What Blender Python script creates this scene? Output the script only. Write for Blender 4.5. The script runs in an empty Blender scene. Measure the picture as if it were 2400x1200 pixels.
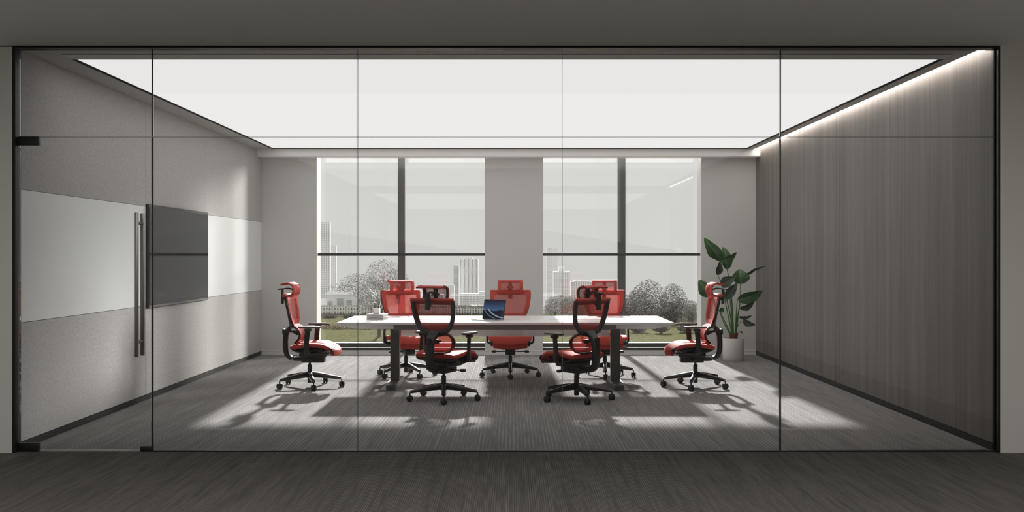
import bpy, bmesh, math, random
from mathutils import Vector, Matrix
PI = math.pi
rad = math.radians
scn = bpy.context.scene
COL = scn.collection
random.seed(7)

# ------------------------------------------------------------------ camera
EYE = 1.46
cam_d = bpy.data.cameras.new('camera')
cam = bpy.data.objects.new('camera', cam_d)
COL.objects.link(cam)
cam.location = (0, 0, EYE)
cam.rotation_euler = (PI / 2, 0, 0)
cam_d.sensor_width = 36
cam_d.lens = 35
cam_d.clip_start = 0.05
cam_d.clip_end = 5000
scn.camera = cam
scn.view_settings.view_transform = 'Standard'
scn.view_settings.look = 'None'
scn.view_settings.exposure = 0.0
scn.view_settings.gamma = 1.0
scn.view_settings.use_curve_mapping = False
scn.cycles.use_denoising = True
scn.cycles.caustics_reflective = False
scn.cycles.caustics_refractive = False
scn.cycles.max_bounces = 12
scn.cycles.transparent_max_bounces = 24
scn.cycles.sample_clamp_indirect = 6.0

# ------------------------------------------------------------------ sky and sun
world = bpy.data.worlds.new('overcast_sky')
scn.world = world
world.use_nodes = True
wb = world.node_tree.nodes['Background']
wb.inputs[0].default_value = (0.675, 0.665, 0.66, 1)
wb.inputs[1].default_value = 1.0


def sun(name, azim, elev, strength, angle, col=(1, .97, .94)):
    """azim: direction the light travels, degrees from -Y towards +X."""
    d = bpy.data.lights.new(name, 'SUN')
    d.energy = strength
    d.angle = rad(angle)
    d.color = col
    o = bpy.data.objects.new(name, d)
    COL.objects.link(o)
    a, e = rad(azim), rad(elev)
    v = Vector((math.sin(a) * math.cos(e), -math.cos(a) * math.cos(e), -math.sin(e)))
    o.rotation_euler = v.to_track_quat('-Z', 'Y').to_euler()
    o.location = (0, 40, 30)
    return o


SUN_MAIN = sun('sun', 1.5, 25.3, 14.5, 1.9, (1, .982, .985))
SUN_ADDED = sun('added_low_sun', -43, 12.5, 3.8, 12.0)  # second sun, added to throw the light patch on the left wall
PANEL_E = 0.85      # luminous ceiling radiance
LOBBY_E = 1.25      # luminous ceiling of the lobby
STRIP_E = 8.5


# ------------------------------------------------------------------ materials
class NT:
    def __init__(self, name):
        self.m = bpy.data.materials.new(name)
        self.m.use_nodes = True
        self.t = self.m.node_tree
        self.b = self.t.nodes['Principled BSDF']
        self.o = self.t.nodes['Material Output']

    def n(self, typ, **kw):
        nd = self.t.nodes.new(typ)
        for k, v in kw.items():
            if k.startswith('i_'):
                nd.inputs[k[2:].replace('_', ' ')].default_value = v
            else:
                setattr(nd, k, v)
        return nd

    def l(self, a, b):
        self.t.links.new(a, b)


def pmat(name, col, rough=.5, metal=0.0, spec=.5, bump=None, var=None):
    N = NT(name)
    N.b.inputs['Base Color'].default_value = (*col, 1)
    N.b.inputs['Roughness'].default_value = rough
    N.b.inputs['Metallic'].default_value = metal
    N.b.inputs['Specular IOR Level'].default_value = spec
    co = N.n('ShaderNodeTexCoord')
    if var:      # (scale, amount)
        no = N.n('ShaderNodeTexNoise', i_Scale=var[0], i_Detail=4.0)
        N.l(co.outputs['Object'], no.inputs['Vector'])
        mr = N.n('ShaderNodeMapRange', i_To_Min=1 - var[1], i_To_Max=1 + var[1])
        N.l(no.outputs[0], mr.inputs[0])
        mx = N.n('ShaderNodeVectorMath', operation='SCALE')
        mx.inputs[0].default_value = col
        N.l(mr.outputs[0], mx.inputs['Scale'])
        N.l(mx.outputs[0], N.b.inputs['Base Color'])
    if bump:     # (scale, strength, distance)
        no = N.n('ShaderNodeTexNoise', i_Scale=bump[0], i_Detail=3.0)
        N.l(co.outputs['Object'], no.inputs['Vector'])
        bu = N.n('ShaderNodeBump', i_Strength=bump[1], i_Distance=bump[2])
        N.l(no.outputs[0], bu.inputs['Height'])
        N.l(bu.outputs[0], N.b.inputs['Normal'])
    return N.m


def emat(name, col, e):
    N = NT(name)
    N.t.nodes.remove(N.b)
    em = N.n('ShaderNodeEmission', i_Color=(*col, 1), i_Strength=e)
    N.l(em.outputs[0], N.o.inputs[0])
    return N.m


def make_wallcloth():
    N = NT('wallcloth')
    co = N.n('ShaderNodeTexCoord')
    a = N.n('ShaderNodeTexNoise', i_Scale=220.0, i_Detail=2.0)
    b = N.n('ShaderNodeTexNoise', i_Scale=45.0, i_Detail=3.0)
    N.l(co.outputs['Object'], a.inputs['Vector'])
    N.l(co.outputs['Object'], b.inputs['Vector'])
    ad = N.n('ShaderNodeMath', operation='ADD')
    N.l(a.outputs[0], ad.inputs[0])
    N.l(b.outputs[0], ad.inputs[1])
    cr = N.n('ShaderNodeValToRGB')
    cr.color_ramp.elements[0].position = .6
    cr.color_ramp.elements[0].color = (.41, .40, .385, 1)
    cr.color_ramp.elements[1].position = 1.4 if False else 1.0
    cr.color_ramp.elements[1].color = (.57, .552, .535, 1)
    hf = N.n('ShaderNodeMath', operation='MULTIPLY')
    hf.inputs[1].default_value = .8
    N.l(ad.outputs[0], hf.inputs[0])
    N.l(hf.outputs[0], cr.inputs[0])
    N.l(cr.outputs[0], N.b.inputs['Base Color'])
    bu = N.n('ShaderNodeBump', i_Strength=.35, i_Distance=.002)
    N.l(ad.outputs[0], bu.inputs['Height'])
    N.l(bu.outputs[0], N.b.inputs['Normal'])
    N.b.inputs['Roughness'].default_value = .85
    return N.m


def make_wood():
    N = NT('ash_veneer')
    co = N.n('ShaderNodeTexCoord')
    mp = N.n('ShaderNodeMapping')
    mp.inputs['Scale'].default_value = (60, 60, .8)
    N.l(co.outputs['Object'], mp.inputs['Vector'])
    a = N.n('ShaderNodeTexNoise', i_Scale=1.6, i_Detail=6.0, i_Roughness=.65)
    N.l(mp.outputs[0], a.inputs['Vector'])
    mp2 = N.n('ShaderNodeMapping')
    mp2.inputs['Scale'].default_value = (9, 9, .15)
    N.l(co.outputs['Object'], mp2.inputs['Vector'])
    b = N.n('ShaderNodeTexNoise', i_Scale=1.0, i_Detail=3.0)
    N.l(mp2.outputs[0], b.inputs['Vector'])
    mx = N.n('ShaderNodeMix')
    mx.inputs[0].default_value = .45
    N.l(a.outputs[0], mx.inputs[2])
    N.l(b.outputs[0], mx.inputs[3])
    cr = N.n('ShaderNodeValToRGB')
    cr.color_ramp.elements[0].position = .36
    cr.color_ramp.elements[0].color = (.108, .096, .085, 1)
    cr.color_ramp.elements[1].position = .64
    cr.color_ramp.elements[1].color = (.205, .185, .167, 1)
    N.l(mx.outputs[0], cr.inputs[0])
    N.l(cr.outputs[0], N.b.inputs['Base Color'])
    bu = N.n('ShaderNodeBump', i_Strength=.2, i_Distance=.001)
    N.l(a.outputs[0], bu.inputs['Height'])
    N.l(bu.outputs[0], N.b.inputs['Normal'])
    N.b.inputs['Roughness'].default_value = .55
    return N.m


def make_carpet(name, c0, c1, p0, p1):
    N = NT(name)
    co = N.n('ShaderNodeTexCoord')
    sep = N.n('ShaderNodeSeparateXYZ')
    N.l(co.outputs['Object'], sep.inputs[0])

    def lane(pitch, width, soft, wob):
        # thin light ribs running along Y, broken up by noise
        mul = N.n('ShaderNodeMath', operation='MULTIPLY')
        mul.inputs[1].default_value = 1 / pitch
        N.l(sep.outputs[0], mul.inputs[0])
        fr = N.n('ShaderNodeMath', operation='FRACT')
        N.l(mul.outputs[0], fr.inputs[0])
        sb = N.n('ShaderNodeMath', operation='SUBTRACT')
        sb.inputs[1].default_value = .5
        N.l(fr.outputs[0], sb.inputs[0])
        ab = N.n('ShaderNodeMath', operation='ABSOLUTE')
        N.l(sb.outputs[0], ab.inputs[0])
        mr = N.n('ShaderNodeMapRange', i_From_Min=width + soft, i_From_Max=width)
        N.l(ab.outputs[0], mr.inputs[0])
        mp = N.n('ShaderNodeMapping')
        mp.inputs['Scale'].default_value = (wob[0], wob[1], 1)
        N.l(co.outputs['Object'], mp.inputs['Vector'])
        no = N.n('ShaderNodeTexNoise', i_Scale=1.0, i_Detail=2.0)
        N.l(mp.outputs[0], no.inputs['Vector'])
        m2 = N.n('ShaderNodeMapRange', i_From_Min=.38, i_From_Max=.58)
        N.l(no.outputs[0], m2.inputs[0])
        o = N.n('ShaderNodeMath', operation='MULTIPLY')
        N.l(mr.outputs[0], o.inputs[0])
        N.l(m2.outputs[0], o.inputs[1])
        return o
    a = lane(p0, .10, .12, (25, 1.2))
    b = lane(p1, .16, .2, (60, 3))
    sm = N.n('ShaderNodeMath', operation='MULTIPLY')
    sm.inputs[1].default_value = .5
    N.l(b.outputs[0], sm.inputs[0])
    ad = N.n('ShaderNodeMath', operation='ADD', use_clamp=True)
    N.l(a.outputs[0], ad.inputs[0])
    N.l(sm.outputs[0], ad.inputs[1])
    mp = N.n('ShaderNodeMapping')
    mp.inputs['Scale'].default_value = (7, .6, 1)
    N.l(co.outputs['Object'], mp.inputs['Vector'])
    big = N.n('ShaderNodeTexNoise', i_Scale=1.0, i_Detail=3.0)
    N.l(mp.outputs[0], big.inputs['Vector'])
    grain = N.n('ShaderNodeTexNoise', i_Scale=260.0, i_Detail=2.0)
    N.l(co.outputs['Object'], grain.inputs['Vector'])
    mixc = N.n('ShaderNodeMix', data_type='RGBA')
    mixc.inputs[6].default_value = c0
    mixc.inputs[7].default_value = c1
    N.l(ad.outputs[0], mixc.inputs[0])
    g = N.n('ShaderNodeMath', operation='MULTIPLY_ADD')
    N.l(grain.outputs[0], g.inputs[0])
    g.inputs[1].default_value = .7
    g.inputs[2].default_value = .36
    g2 = N.n('ShaderNodeMath', operation='MULTIPLY_ADD')
    N.l(big.outputs[0], g2.inputs[0])
    g2.inputs[1].default_value = .42
    N.l(g.outputs[0], g2.inputs[2])
    vm = N.n('ShaderNodeVectorMath', operation='SCALE')
    N.l(mixc.outputs[2], vm.inputs[0])
    N.l(g2.outputs[0], vm.inputs['Scale'])
    N.l(vm.outputs[0], N.b.inputs['Base Color'])
    bu = N.n('ShaderNodeBump', i_Strength=.5, i_Distance=.003)
    N.l(ad.outputs[0], bu.inputs['Height'])
    N.l(bu.outputs[0], N.b.inputs['Normal'])
    N.b.inputs['Roughness'].default_value = .95
    N.b.inputs['Specular IOR Level'].default_value = .0
    return N.m


def make_mesh_fabric(name, col, openness):
    """Woven net: fine threads with real gaps between them, averaged as transparency."""
    N = NT(name)
    N.b.inputs['Base Color'].default_value = (*col, 1)
    N.b.inputs['Roughness'].default_value = .7
    N.b.inputs['Specular IOR Level'].default_value = .2
    tl = N.n('ShaderNodeBsdfTranslucent', i_Color=(*col, 1))
    m1 = N.n('ShaderNodeMixShader', i_Fac=.25)
    N.l(N.b.outputs[0], m1.inputs[1])
    N.l(tl.outputs[0], m1.inputs[2])
    co = N.n('ShaderNodeTexCoord')
    no = N.n('ShaderNodeTexNoise', i_Scale=350.0, i_Detail=1.0)
    N.l(co.outputs['Object'], no.inputs['Vector'])
    mr = N.n('ShaderNodeMapRange', i_From_Min=.35, i_From_Max=.65, i_To_Min=openness - .12, i_To_Max=openness + .12)
    N.l(no.outputs[0], mr.inputs[0])
    tr = N.n('ShaderNodeBsdfTransparent')
    m2 = N.n('ShaderNodeMixShader')
    N.l(mr.outputs[0], m2.inputs[0])
    N.l(m1.outputs[0], m2.inputs[1])
    N.l(tr.outputs[0], m2.inputs[2])
    N.l(m2.outputs[0], N.o.inputs[0])
    return N.m


def make_pane():
    """Clear window pane, daylight passes straight through."""
    N = NT('window_glass')
    N.t.nodes.remove(N.b)
    tr = N.n('ShaderNodeBsdfTransparent', i_Color=(.99, 1, .99, 1))
    gl = N.n('ShaderNodeBsdfGlossy', i_Roughness=.0)
    lw_ = N.n('ShaderNodeLayerWeight', i_Blend=.5)
    p5 = N.n('ShaderNodeMath', operation='POWER')
    N.l(lw_.outputs['Facing'], p5.inputs[0])
    p5.inputs[1].default_value = 5.0
    fr = N.n('ShaderNodeMath', operation='MULTIPLY_ADD')
    N.l(p5.outputs[0], fr.inputs[0])
    fr.inputs[1].default_value = .96
    fr.inputs[2].default_value = .04
    mx = N.n('ShaderNodeMixShader')
    N.l(fr.outputs[0], mx.inputs[0])
    N.l(tr.outputs[0], mx.inputs[1])
    N.l(gl.outputs[0], mx.inputs[2])
    N.l(mx.outputs[0], N.o.inputs[0])
    return N.m


def make_screen_cloth():
    N = NT('sheer_blind_cloth')
    N.t.nodes.remove(N.b)
    tr = N.n('ShaderNodeBsdfTransparent')
    df = N.n('ShaderNodeBsdfTranslucent', i_Color=(.5, .49, .48, 1))
    mx = N.n('ShaderNodeMixShader', i_Fac=.025)
    N.l(tr.outputs[0], mx.inputs[1])
    N.l(df.outputs[0], mx.inputs[2])
    N.l(mx.outputs[0], N.o.inputs[0])
    return N.m


def make_glass():
    N = NT('clear_partition_glass')
    N.t.nodes.remove(N.b)
    g = N.n('ShaderNodeBsdfGlass', i_Color=(.99, .987, .987, 1), i_Roughness=0.0, i_IOR=1.3)
    N.l(g.outputs[0], N.o.inputs[0])
    return N.m


def make_frost():
    N = NT('frosted_acrylic')
    N.t.nodes.remove(N.b)
    tl = N.n('ShaderNodeBsdfTranslucent', i_Color=(.95, .94, .93, 1))
    df = N.n('ShaderNodeBsdfDiffuse', i_Color=(.9, .89, .88, 1))
    rf = N.n('ShaderNodeBsdfRefraction', i_Roughness=.22, i_IOR=1.1)
    m1 = N.n('ShaderNodeMixShader', i_Fac=.25)
    N.l(tl.outputs[0], m1.inputs[1])
    N.l(df.outputs[0], m1.inputs[2])
    m2 = N.n('ShaderNodeMixShader', i_Fac=.35)
    N.l(m1.outputs[0], m2.inputs[1])
    N.l(rf.outputs[0], m2.inputs[2])
    N.l(m2.outputs[0], N.o.inputs[0])
    return N.m


def make_laptop_picture():
    N = NT('laptop_picture')
    N.t.nodes.remove(N.b)
    uv = N.n('ShaderNodeTexCoord')
    sp = N.n('ShaderNodeSeparateXYZ')
    N.l(uv.outputs['UV'], sp.inputs[0])

    def M(op, a, b=None, clamp=False):
        nd = N.n('ShaderNodeMath', operation=op, use_clamp=clamp)
        for i, v in enumerate((a, b)):
            if v is None:
                continue
            if isinstance(v, (int, float)):
                nd.inputs[i].default_value = v
            else:
                N.l(v, nd.inputs[i])
        return nd.outputs[0]
    u, v = sp.outputs[0], sp.outputs[1]
    sky = N.n('ShaderNodeValToRGB')
    e = sky.color_ramp.elements
    e[0].position, e[0].color = .40, (.055, .11, .22, 1)
    e[1].position, e[1].color = .95, (.006, .008, .022, 1)
    N.l(v, sky.inputs[0])
    # dark ridge
    ridge = M('ADD', M('MULTIPLY', M('SINE', M('MULTIPLY', u, 9.0)), .03), .44)
    below = M('MULTIPLY', M('SUBTRACT', ridge, v), 60.0, True)
    mx = N.n('ShaderNodeMix', data_type='RGBA')
    N.l(below, mx.inputs[0])
    N.l(sky.outputs[0], mx.inputs[6])
    mx.inputs[7].default_value = (.006, .009, .02, 1)

    # pale crests: bands around a circle arc
    def arc(cx, cy, r, w):
        dx = M('SUBTRACT', u, cx)
        dy = M('SUBTRACT', v, cy)
        dd = M('SQRT', M('ADD', M('MULTIPLY', dx, dx), M('MULTIPLY', dy, dy)))
        k = M('ABSOLUTE', M('SUBTRACT', dd, r))
        return M('SUBTRACT', 1.0, M('DIVIDE', k, w), True)
    a1 = arc(1.05, 1.0, .95, .045)
    a2 = arc(.95, .95, 1.02, .03)
    low = M('MULTIPLY', M('SUBTRACT', .53, v), 30.0, True)
    aa = M('MULTIPLY', M('MAXIMUM', a1, M('MULTIPLY', a2, .5)), low)
    mx2 = N.n('ShaderNodeMix', data_type='RGBA')
    N.l(aa, mx2.inputs[0])
    N.l(mx.outputs[2], mx2.inputs[6])
    mx2.inputs[7].default_value = (.33, .40, .52, 1)
    em = N.n('ShaderNodeEmission', i_Strength=.95)
    N.l(mx2.outputs[2], em.inputs[0])
    gl = N.n('ShaderNodeBsdfGlossy', i_Roughness=.05, i_Color=(.04, .04, .04, 1))
    ad = N.n('ShaderNodeAddShader')
    N.l(em.outputs[0], ad.inputs[0])
    N.l(gl.outputs[0], ad.inputs[1])
    N.l(ad.outputs[0], N.o.inputs[0])
    return N.m


def make_leaf(name, c1, c2):
    N = NT(name)
    co = N.n('ShaderNodeTexCoord')
    sp = N.n('ShaderNodeSeparateXYZ')
    N.l(co.outputs['UV'], sp.inputs[0])
    w = N.n('ShaderNodeTexWave', i_Scale=7.0, i_Distortion=.6)
    w.bands_direction = 'Y'
    N.l(co.outputs['UV'], w.inputs['Vector'])
    mr = N.n('ShaderNodeMapRange', i_To_Min=.78, i_To_Max=1.1)
    N.l(w.outputs[1], mr.inputs[0])
    # midrib
    sb = N.n('ShaderNodeMath', operation='SUBTRACT')
    sb.inputs[1].default_value = .5
    N.l(sp.outputs[0], sb.inputs[0])
    ab = N.n('ShaderNodeMath', operation='ABSOLUTE')
    N.l(sb.outputs[0], ab.inputs[0])
    rb = N.n('ShaderNodeMapRange', i_From_Min=.05, i_From_Max=.02)
    N.l(ab.outputs[0], rb.inputs[0])
    mx = N.n('ShaderNodeMix', data_type='RGBA')
    mx.inputs[6].default_value = (*c1, 1)
    mx.inputs[7].default_value = (*c2, 1)
    N.l(rb.outputs[0], mx.inputs[0])
    vm = N.n('ShaderNodeVectorMath', operation='SCALE')
    N.l(mx.outputs[2], vm.inputs[0])
    N.l(mr.outputs[0], vm.inputs['Scale'])
    N.l(vm.outputs[0], N.b.inputs['Base Color'])
    N.b.inputs['Roughness'].default_value = .32
    bu = N.n('ShaderNodeBump', i_Strength=.25, i_Distance=.003)
    N.l(w.outputs[1], bu.inputs['Height'])
    N.l(bu.outputs[0], N.b.inputs['Normal'])
    return N.m


def make_lawn():
    N = NT('lawn_grass')
    co = N.n('ShaderNodeTexCoord')
    mp = N.n('ShaderNodeMapping')
    mp.inputs['Scale'].default_value = (.5, .12, 1)
    N.l(co.outputs['Object'], mp.inputs['Vector'])
    a = N.n('ShaderNodeTexNoise', i_Scale=6.0, i_Detail=8.0, i_Roughness=.75)
    N.l(mp.outputs[0], a.inputs['Vector'])
    cr = N.n('ShaderNodeValToRGB')
    cr.color_ramp.elements[0].position = .3
    cr.color_ramp.elements[0].color = (.060, .060, .030, 1)
    cr.color_ramp.elements[1].position = .72
    cr.color_ramp.elements[1].color = (.150, .148, .085, 1)
    N.l(a.outputs[0], cr.inputs[0])
    N.l(cr.outputs[0], N.b.inputs['Base Color'])
    N.b.inputs['Roughness'].default_value = 1.0
    N.b.inputs['Specular IOR Level'].default_value = .0
    return N.m


M = dict(
    plaster=pmat('grey_plaster', (.66, .645, .62), .8, bump=(90, .15, .001)),
    sill=pmat('light_grey_paint', (.80, .78, .76), .55),
    soffit=pmat('soffit_paint', (.88, .87, .85), .8),
    ceil=pmat('ceiling_paint', (.52, .505, .48), .8),
    lobby=pmat('lobby_paint', (.76, .745, .71), .7),
    lobby_ceil=pmat('lobby_ceiling_paint', (.95, .945, .90), .7),
    cloth=make_wallcloth(),
    wood=make_wood(),
    carpet=make_carpet('ribbed_carpet', (.228, .219, .212, 1), (.350, .338, .329, 1), .030, .0115),
    lobby_carpet=make_carpet('fine_ribbed_carpet', (.145, .137, .127, 1), (.27, .256, .238, 1), .0135, .0068),
    black=pmat('black_aluminium', (.012, .012, .011), .4, spec=.4),
    blackgap=pmat('black_shadow_gap', (.004, .004, .004), .8, spec=.1),
    wframe=pmat('window_frame_metal', (.10, .097, .09), .45),
    hem=pmat('blind_hem_bar', (.03, .028, .026), .5),
    white_board=pmat('whiteboard_glass', (.85, .87, .855), .22, spec=.35),
    tv=pmat('display_glass', (.012, .012, .012), 0.06, spec=.12),
    panel=emat('luminous_film', (1.0, .995, .985), PANEL_E),
    lobby_panel=emat('lobby_luminous_film', (1.0, .98, .95), LOBBY_E),
    strip=emat('led_strip_light', (1.0, .92, .85), STRIP_E),
    white=pmat('white_laminate', (.90, .885, .87), .28),
    frost=make_frost(),
    steel=pmat('brushed_steel', (.34, .33, .315), .32, metal=1.0),
    dark_steel=pmat('dark_steel_leg', (.085, .08, .076), .38, metal=.2),
    rail=pmat('grey_steel_rail', (.13, .125, .12), .5),
    chair_black=pmat('chair_black_plastic', (.014, .0135, .013), .38, bump=(400, .08, .0005)),
    chair_metal=pmat('chair_black_enamel', (.020, .0195, .019), .22, spec=.7),
    chair_pad=pmat('armrest_rubber', (.06, .058, .056), .30, spec=.6),
    caster=pmat('caster_nylon', (.022, .021, .02), .5),
    red=pmat('red_woven_cloth', (.50, .060, .045), .75, spec=.25, bump=(500, .15, .0006), var=(160, .12)),
    net=make_mesh_fabric('red_net_cloth', (.50, .060, .045), .48),
    glass=make_glass(),
    pane=make_pane(),
    blind=make_screen_cloth(),
    picture=make_laptop_picture(),
    alu=pmat('laptop_aluminium', (.65, .65, .64), .3, metal=.8),
    pot=pmat('white_ceramic', (.60, .59, .57), .5, bump=(60, .05, .001)),
    soil=pmat('potting_soil', (.05, .03, .02), .95, bump=(80, .6, .01)),
    sheath=pmat('brown_sheath', (.16, .055, .028), .8, bump=(120, .4, .002)),
    stem=pmat('green_stalk', (.055, .15, .03), .45),
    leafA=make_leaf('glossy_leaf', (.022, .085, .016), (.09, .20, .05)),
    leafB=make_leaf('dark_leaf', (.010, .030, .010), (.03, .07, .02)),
    book=pmat('book_cover_white', (.70, .69, .67), .5),
    page=pmat('book_pages', (.42, .40, .385), .9, var=(60, .12)),
    lawn=make_lawn(),
    town_ground=pmat('pale_ground', (.35, .345, .33), 1.0, var=(.05, .2)),
    bwhite=pmat('haze_pale_render', (.80, .80, .79), .9),  # far buildings: pale colours stand in for distance haze
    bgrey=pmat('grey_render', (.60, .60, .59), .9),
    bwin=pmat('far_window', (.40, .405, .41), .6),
    bwin2=pmat('haze_tinted_window', (.58, .58, .58), .6),  # lighter copy of the far window, haze put into its colour
    fol=pmat('hazed_foliage', (.33, .32, .31), .9, var=(1.5, .5)),  # foliage colour lightened to imitate haze
    fol2=pmat('bush_foliage', (.21, .20, .19), .9, var=(1.0, .6)),
    blossom=pmat('pale_foliage', (.60, .58, .54), .9),
    bark=pmat('grey_bark', (.16, .14, .125), .9),
    mulch=pmat('reddish_groundcover', (.20, .13, .11), 1.0, var=(2.0, .4)),
    fence=pmat('white_fence', (.85, .85, .84), .8),
)


# ------------------------------------------------------------------ mesh helpers
class MB:
    def __init__(self):
        self.v, self.f = [], []

    def add(self, vs, fs):
        o = len(self.v)
        self.v += [tuple(p) for p in vs]
        self.f += [tuple(i + o for i in f) for f in fs]
        return self

    def box(self, x0, x1, y0, y1, z0, z1):
        vs = [(x, y, z) for z in (z0, z1) for y in (y0, y1) for x in (x0, x1)]
        return self.add(vs, [(0, 2, 3, 1), (4, 5, 7, 6), (0, 1, 5, 4), (2, 6, 7, 3), (0, 4, 6, 2), (1, 3, 7, 5)])

    def rbox(self, x0, x1, y0, y1, z0, z1, r=.004, seg=2, rot=None, piv=None):
        bm = bmesh.new()
        bmesh.ops.create_cube(bm, size=1)
        for v in bm.verts:
            v.co = Vector(((x0 + x1) / 2 + v.co.x * (x1 - x0), (y0 + y1) / 2 + v.co.y * (y1 - y0), (z0 + z1) / 2 + v.co.z * (z1 - z0)))
        bmesh.ops.bevel(bm, geom=bm.edges[:], offset=r, segments=seg, affect='EDGES', profile=.5)
        if rot is not None:
            c = Vector(piv) if piv else Vector(((x0 + x1) / 2, (y0 + y1) / 2, (z0 + z1) / 2))
            for v in bm.verts:
                v.co = c + rot @ (v.co - c)
        bm.verts.index_update()
        self.add([v.co[:] for v in bm.verts], [[v.index for v in f.verts] for f in bm.faces])
        bm.free()
        return self

    def sweep(self, pts, secs, up=(0, 0, 1), n=12, closed=False, power=3.0, caps=True):
        """Superellipse section (w sideways, h along up-ish) swept along pts."""
        pts = [Vector(p) for p in pts]
        N = len(pts)
        if not isinstance(secs, list):
            secs = [secs] * N
        up = Vector(up)
        rings = []
        for i, p in enumerate(pts):
            if closed:
                t = pts[(i + 1) % N] - pts[i - 1]
            else:
                t = pts[min(i + 1, N - 1)] - pts[max(i - 1, 0)]
            t.normalize()
            s = t.cross(up)
            if s.length < 1e-4:
                s = Vector((1, 0, 0))
            s.normalize()
            u = s.cross(t).normalized()
            w, h = secs[i]
            ring = []
            for k in range(n):
                a = 2 * PI * (k + .5) / n
                c, d = math.cos(a), math.sin(a)
                e = 2 / power
                cx = math.copysign(abs(c) ** e, c)
                sy = math.copysign(abs(d) ** e, d)
                ring.append(p + s * (cx * w / 2) + u * (sy * h / 2))
            rings.append(ring)
        vs = [q for r in rings for q in r]
        fs = []
        for i in range(N if closed else N - 1):
            j = (i + 1) % N
            for k in range(n):
                k2 = (k + 1) % n
                fs.append((i * n + k, i * n + k2, j * n + k2, j * n + k))
        if caps and not closed:
            fs.append(tuple(range(n - 1, -1, -1)))
            fs.append(tuple((N - 1) * n + k for k in range(n)))
        return self.add(vs, fs)

    def tube(self, pts, rr, n=10, closed=False):
        if not isinstance(rr, list):
            rr = [rr] * len(pts)
        t = Vector(pts[-1]) - Vector(pts[0])
        up = (0, 0, 1) if abs(t.z) < .8 * max(t.length, 1e-6) else (0, 1, 0)
        return self.sweep(pts, [(2 * r, 2 * r) for r in rr], up=up, n=n, closed=closed, power=2)

    def lathe(self, prof, n=32, c=(0, 0), axis='z', c3=None):
        vs, fs = [], []
        for r, z in prof:
            for k in range(n):
                a = 2 * PI * k / n
                if axis == 'z':
                    vs.append((c[0] + r * math.cos(a), c[1] + r * math.sin(a), z))
                else:   # axis y through c3
                    vs.append((c3[0] + r * math.cos(a), c3[1] + z, c3[2] + r * math.sin(a)))
        for i in range(len(prof) - 1):
            for k in range(n):
                k2 = (k + 1) % n
                fs.append((i * n + k, i * n + k2, (i + 1) * n + k2, (i + 1) * n + k))
        return self.add(vs, fs)

    def shell(self, fn, nu, nv, th, keep=None, inner=False):
        """Two-sided sheet of thickness th from fn(u, v), u and v in 0..1."""
        P = [[Vector(fn(i / nu, j / nv)) for i in range(nu + 1)] for j in range(nv + 1)]
        Nn = [[None] * (nu + 1) for _ in range(nv + 1)]
        for j in range(nv + 1):
            for i in range(nu + 1):
                du = P[j][min(i + 1, nu)] - P[j][max(i - 1, 0)]
                dv = P[min(j + 1, nv)][i] - P[max(j - 1, 0)][i]
                c = du.cross(dv)
                Nn[j][i] = c.normalized() if c.length > 1e-9 else Vector((0, 0, 1))
        idx = lambda i, j, s: (j * (nu + 1) + i) * 2 + s
        vs = []
        for j in range(nv + 1):
            for i in range(nu + 1):
                vs.append(P[j][i] + Nn[j][i] * th / 2)
                vs.append(P[j][i] - Nn[j][i] * th / 2)
        K = [[(keep is None or keep((i + .5) / nu, (j + .5) / nv)) for i in range(nu)] for j in range(nv)]
        fs = []
        for j in range(nv):
            for i in range(nu):
                if not K[j][i]:
                    continue
                fs.append((idx(i, j, 0), idx(i + 1, j, 0), idx(i + 1, j + 1, 0), idx(i, j + 1, 0)))
                fs.append((idx(i, j, 1), idx(i, j + 1, 1), idx(i + 1, j + 1, 1), idx(i + 1, j, 1)))
                for (a, b, di, dj) in (((i, j), (i + 1, j), 0, -1), ((i + 1, j), (i + 1, j + 1), 1, 0),
                                       ((i + 1, j + 1), (i, j + 1), 0, 1), ((i, j + 1), (i, j), -1, 0)):
                    ii, jj = i + di, j + dj
                    if 0 <= ii < nu and 0 <= jj < nv and K[jj][ii]:
                        continue
                    fs.append((idx(*a, 1), idx(*b, 1), idx(*b, 0), idx(*a, 0)))
        return self.add(vs, fs)

    def build(self, name, mat, parent=None, smooth=40, uv=None):
        me = bpy.data.meshes.new(name)
        used = sorted({i for f in self.f for i in f})
        mp = {o: n for n, o in enumerate(used)}
        me.from_pydata([self.v[i] for i in used], [], [[mp[i] for i in f] for f in self.f])
        bm = bmesh.new()
        bm.from_mesh(me)
        bmesh.ops.recalc_face_normals(bm, faces=bm.faces[:])
        if smooth:
            for f in bm.faces:
                f.smooth = True
            lim = rad(smooth)
            for e in bm.edges:
                if len(e.link_faces) == 2 and e.calc_face_angle(0) > lim:
                    e.smooth = False
        bm.to_mesh(me)
        bm.free()
        me.materials.append(mat)
        o = bpy.data.objects.new(name, me)
        COL.objects.link(o)
        if parent:
            o.parent = parent
        return o


def tag(o, label=None, cat=None, group=None, kind=None):
    if label:
        o['label'] = label
    if cat:
        o['category'] = cat
    if group:
        o['group'] = group
    if kind:
        o['kind'] = kind
    return o


def thing(name, label, cat, loc=(0, 0, 0), rz=0.0, group=None, kind=None):
    o = bpy.data.objects.new(name, None)
    o.empty_display_size = .1
    COL.objects.link(o)
    o.location = loc
    o.rotation_euler = (0, 0, rz)
    return tag(o, label, cat, group, kind)


def struct(o, label, cat):
    return tag(o, label, cat, None, 'structure')


def kids(o):
    return [c for c in bpy.data.objects if c.parent is o]


def copy_tree(o, parent=None):
    c = o.copy()
    COL.objects.link(c)
    c.parent = parent
    for ch in kids(o):
        copy_tree(ch, c)
    return c


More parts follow.
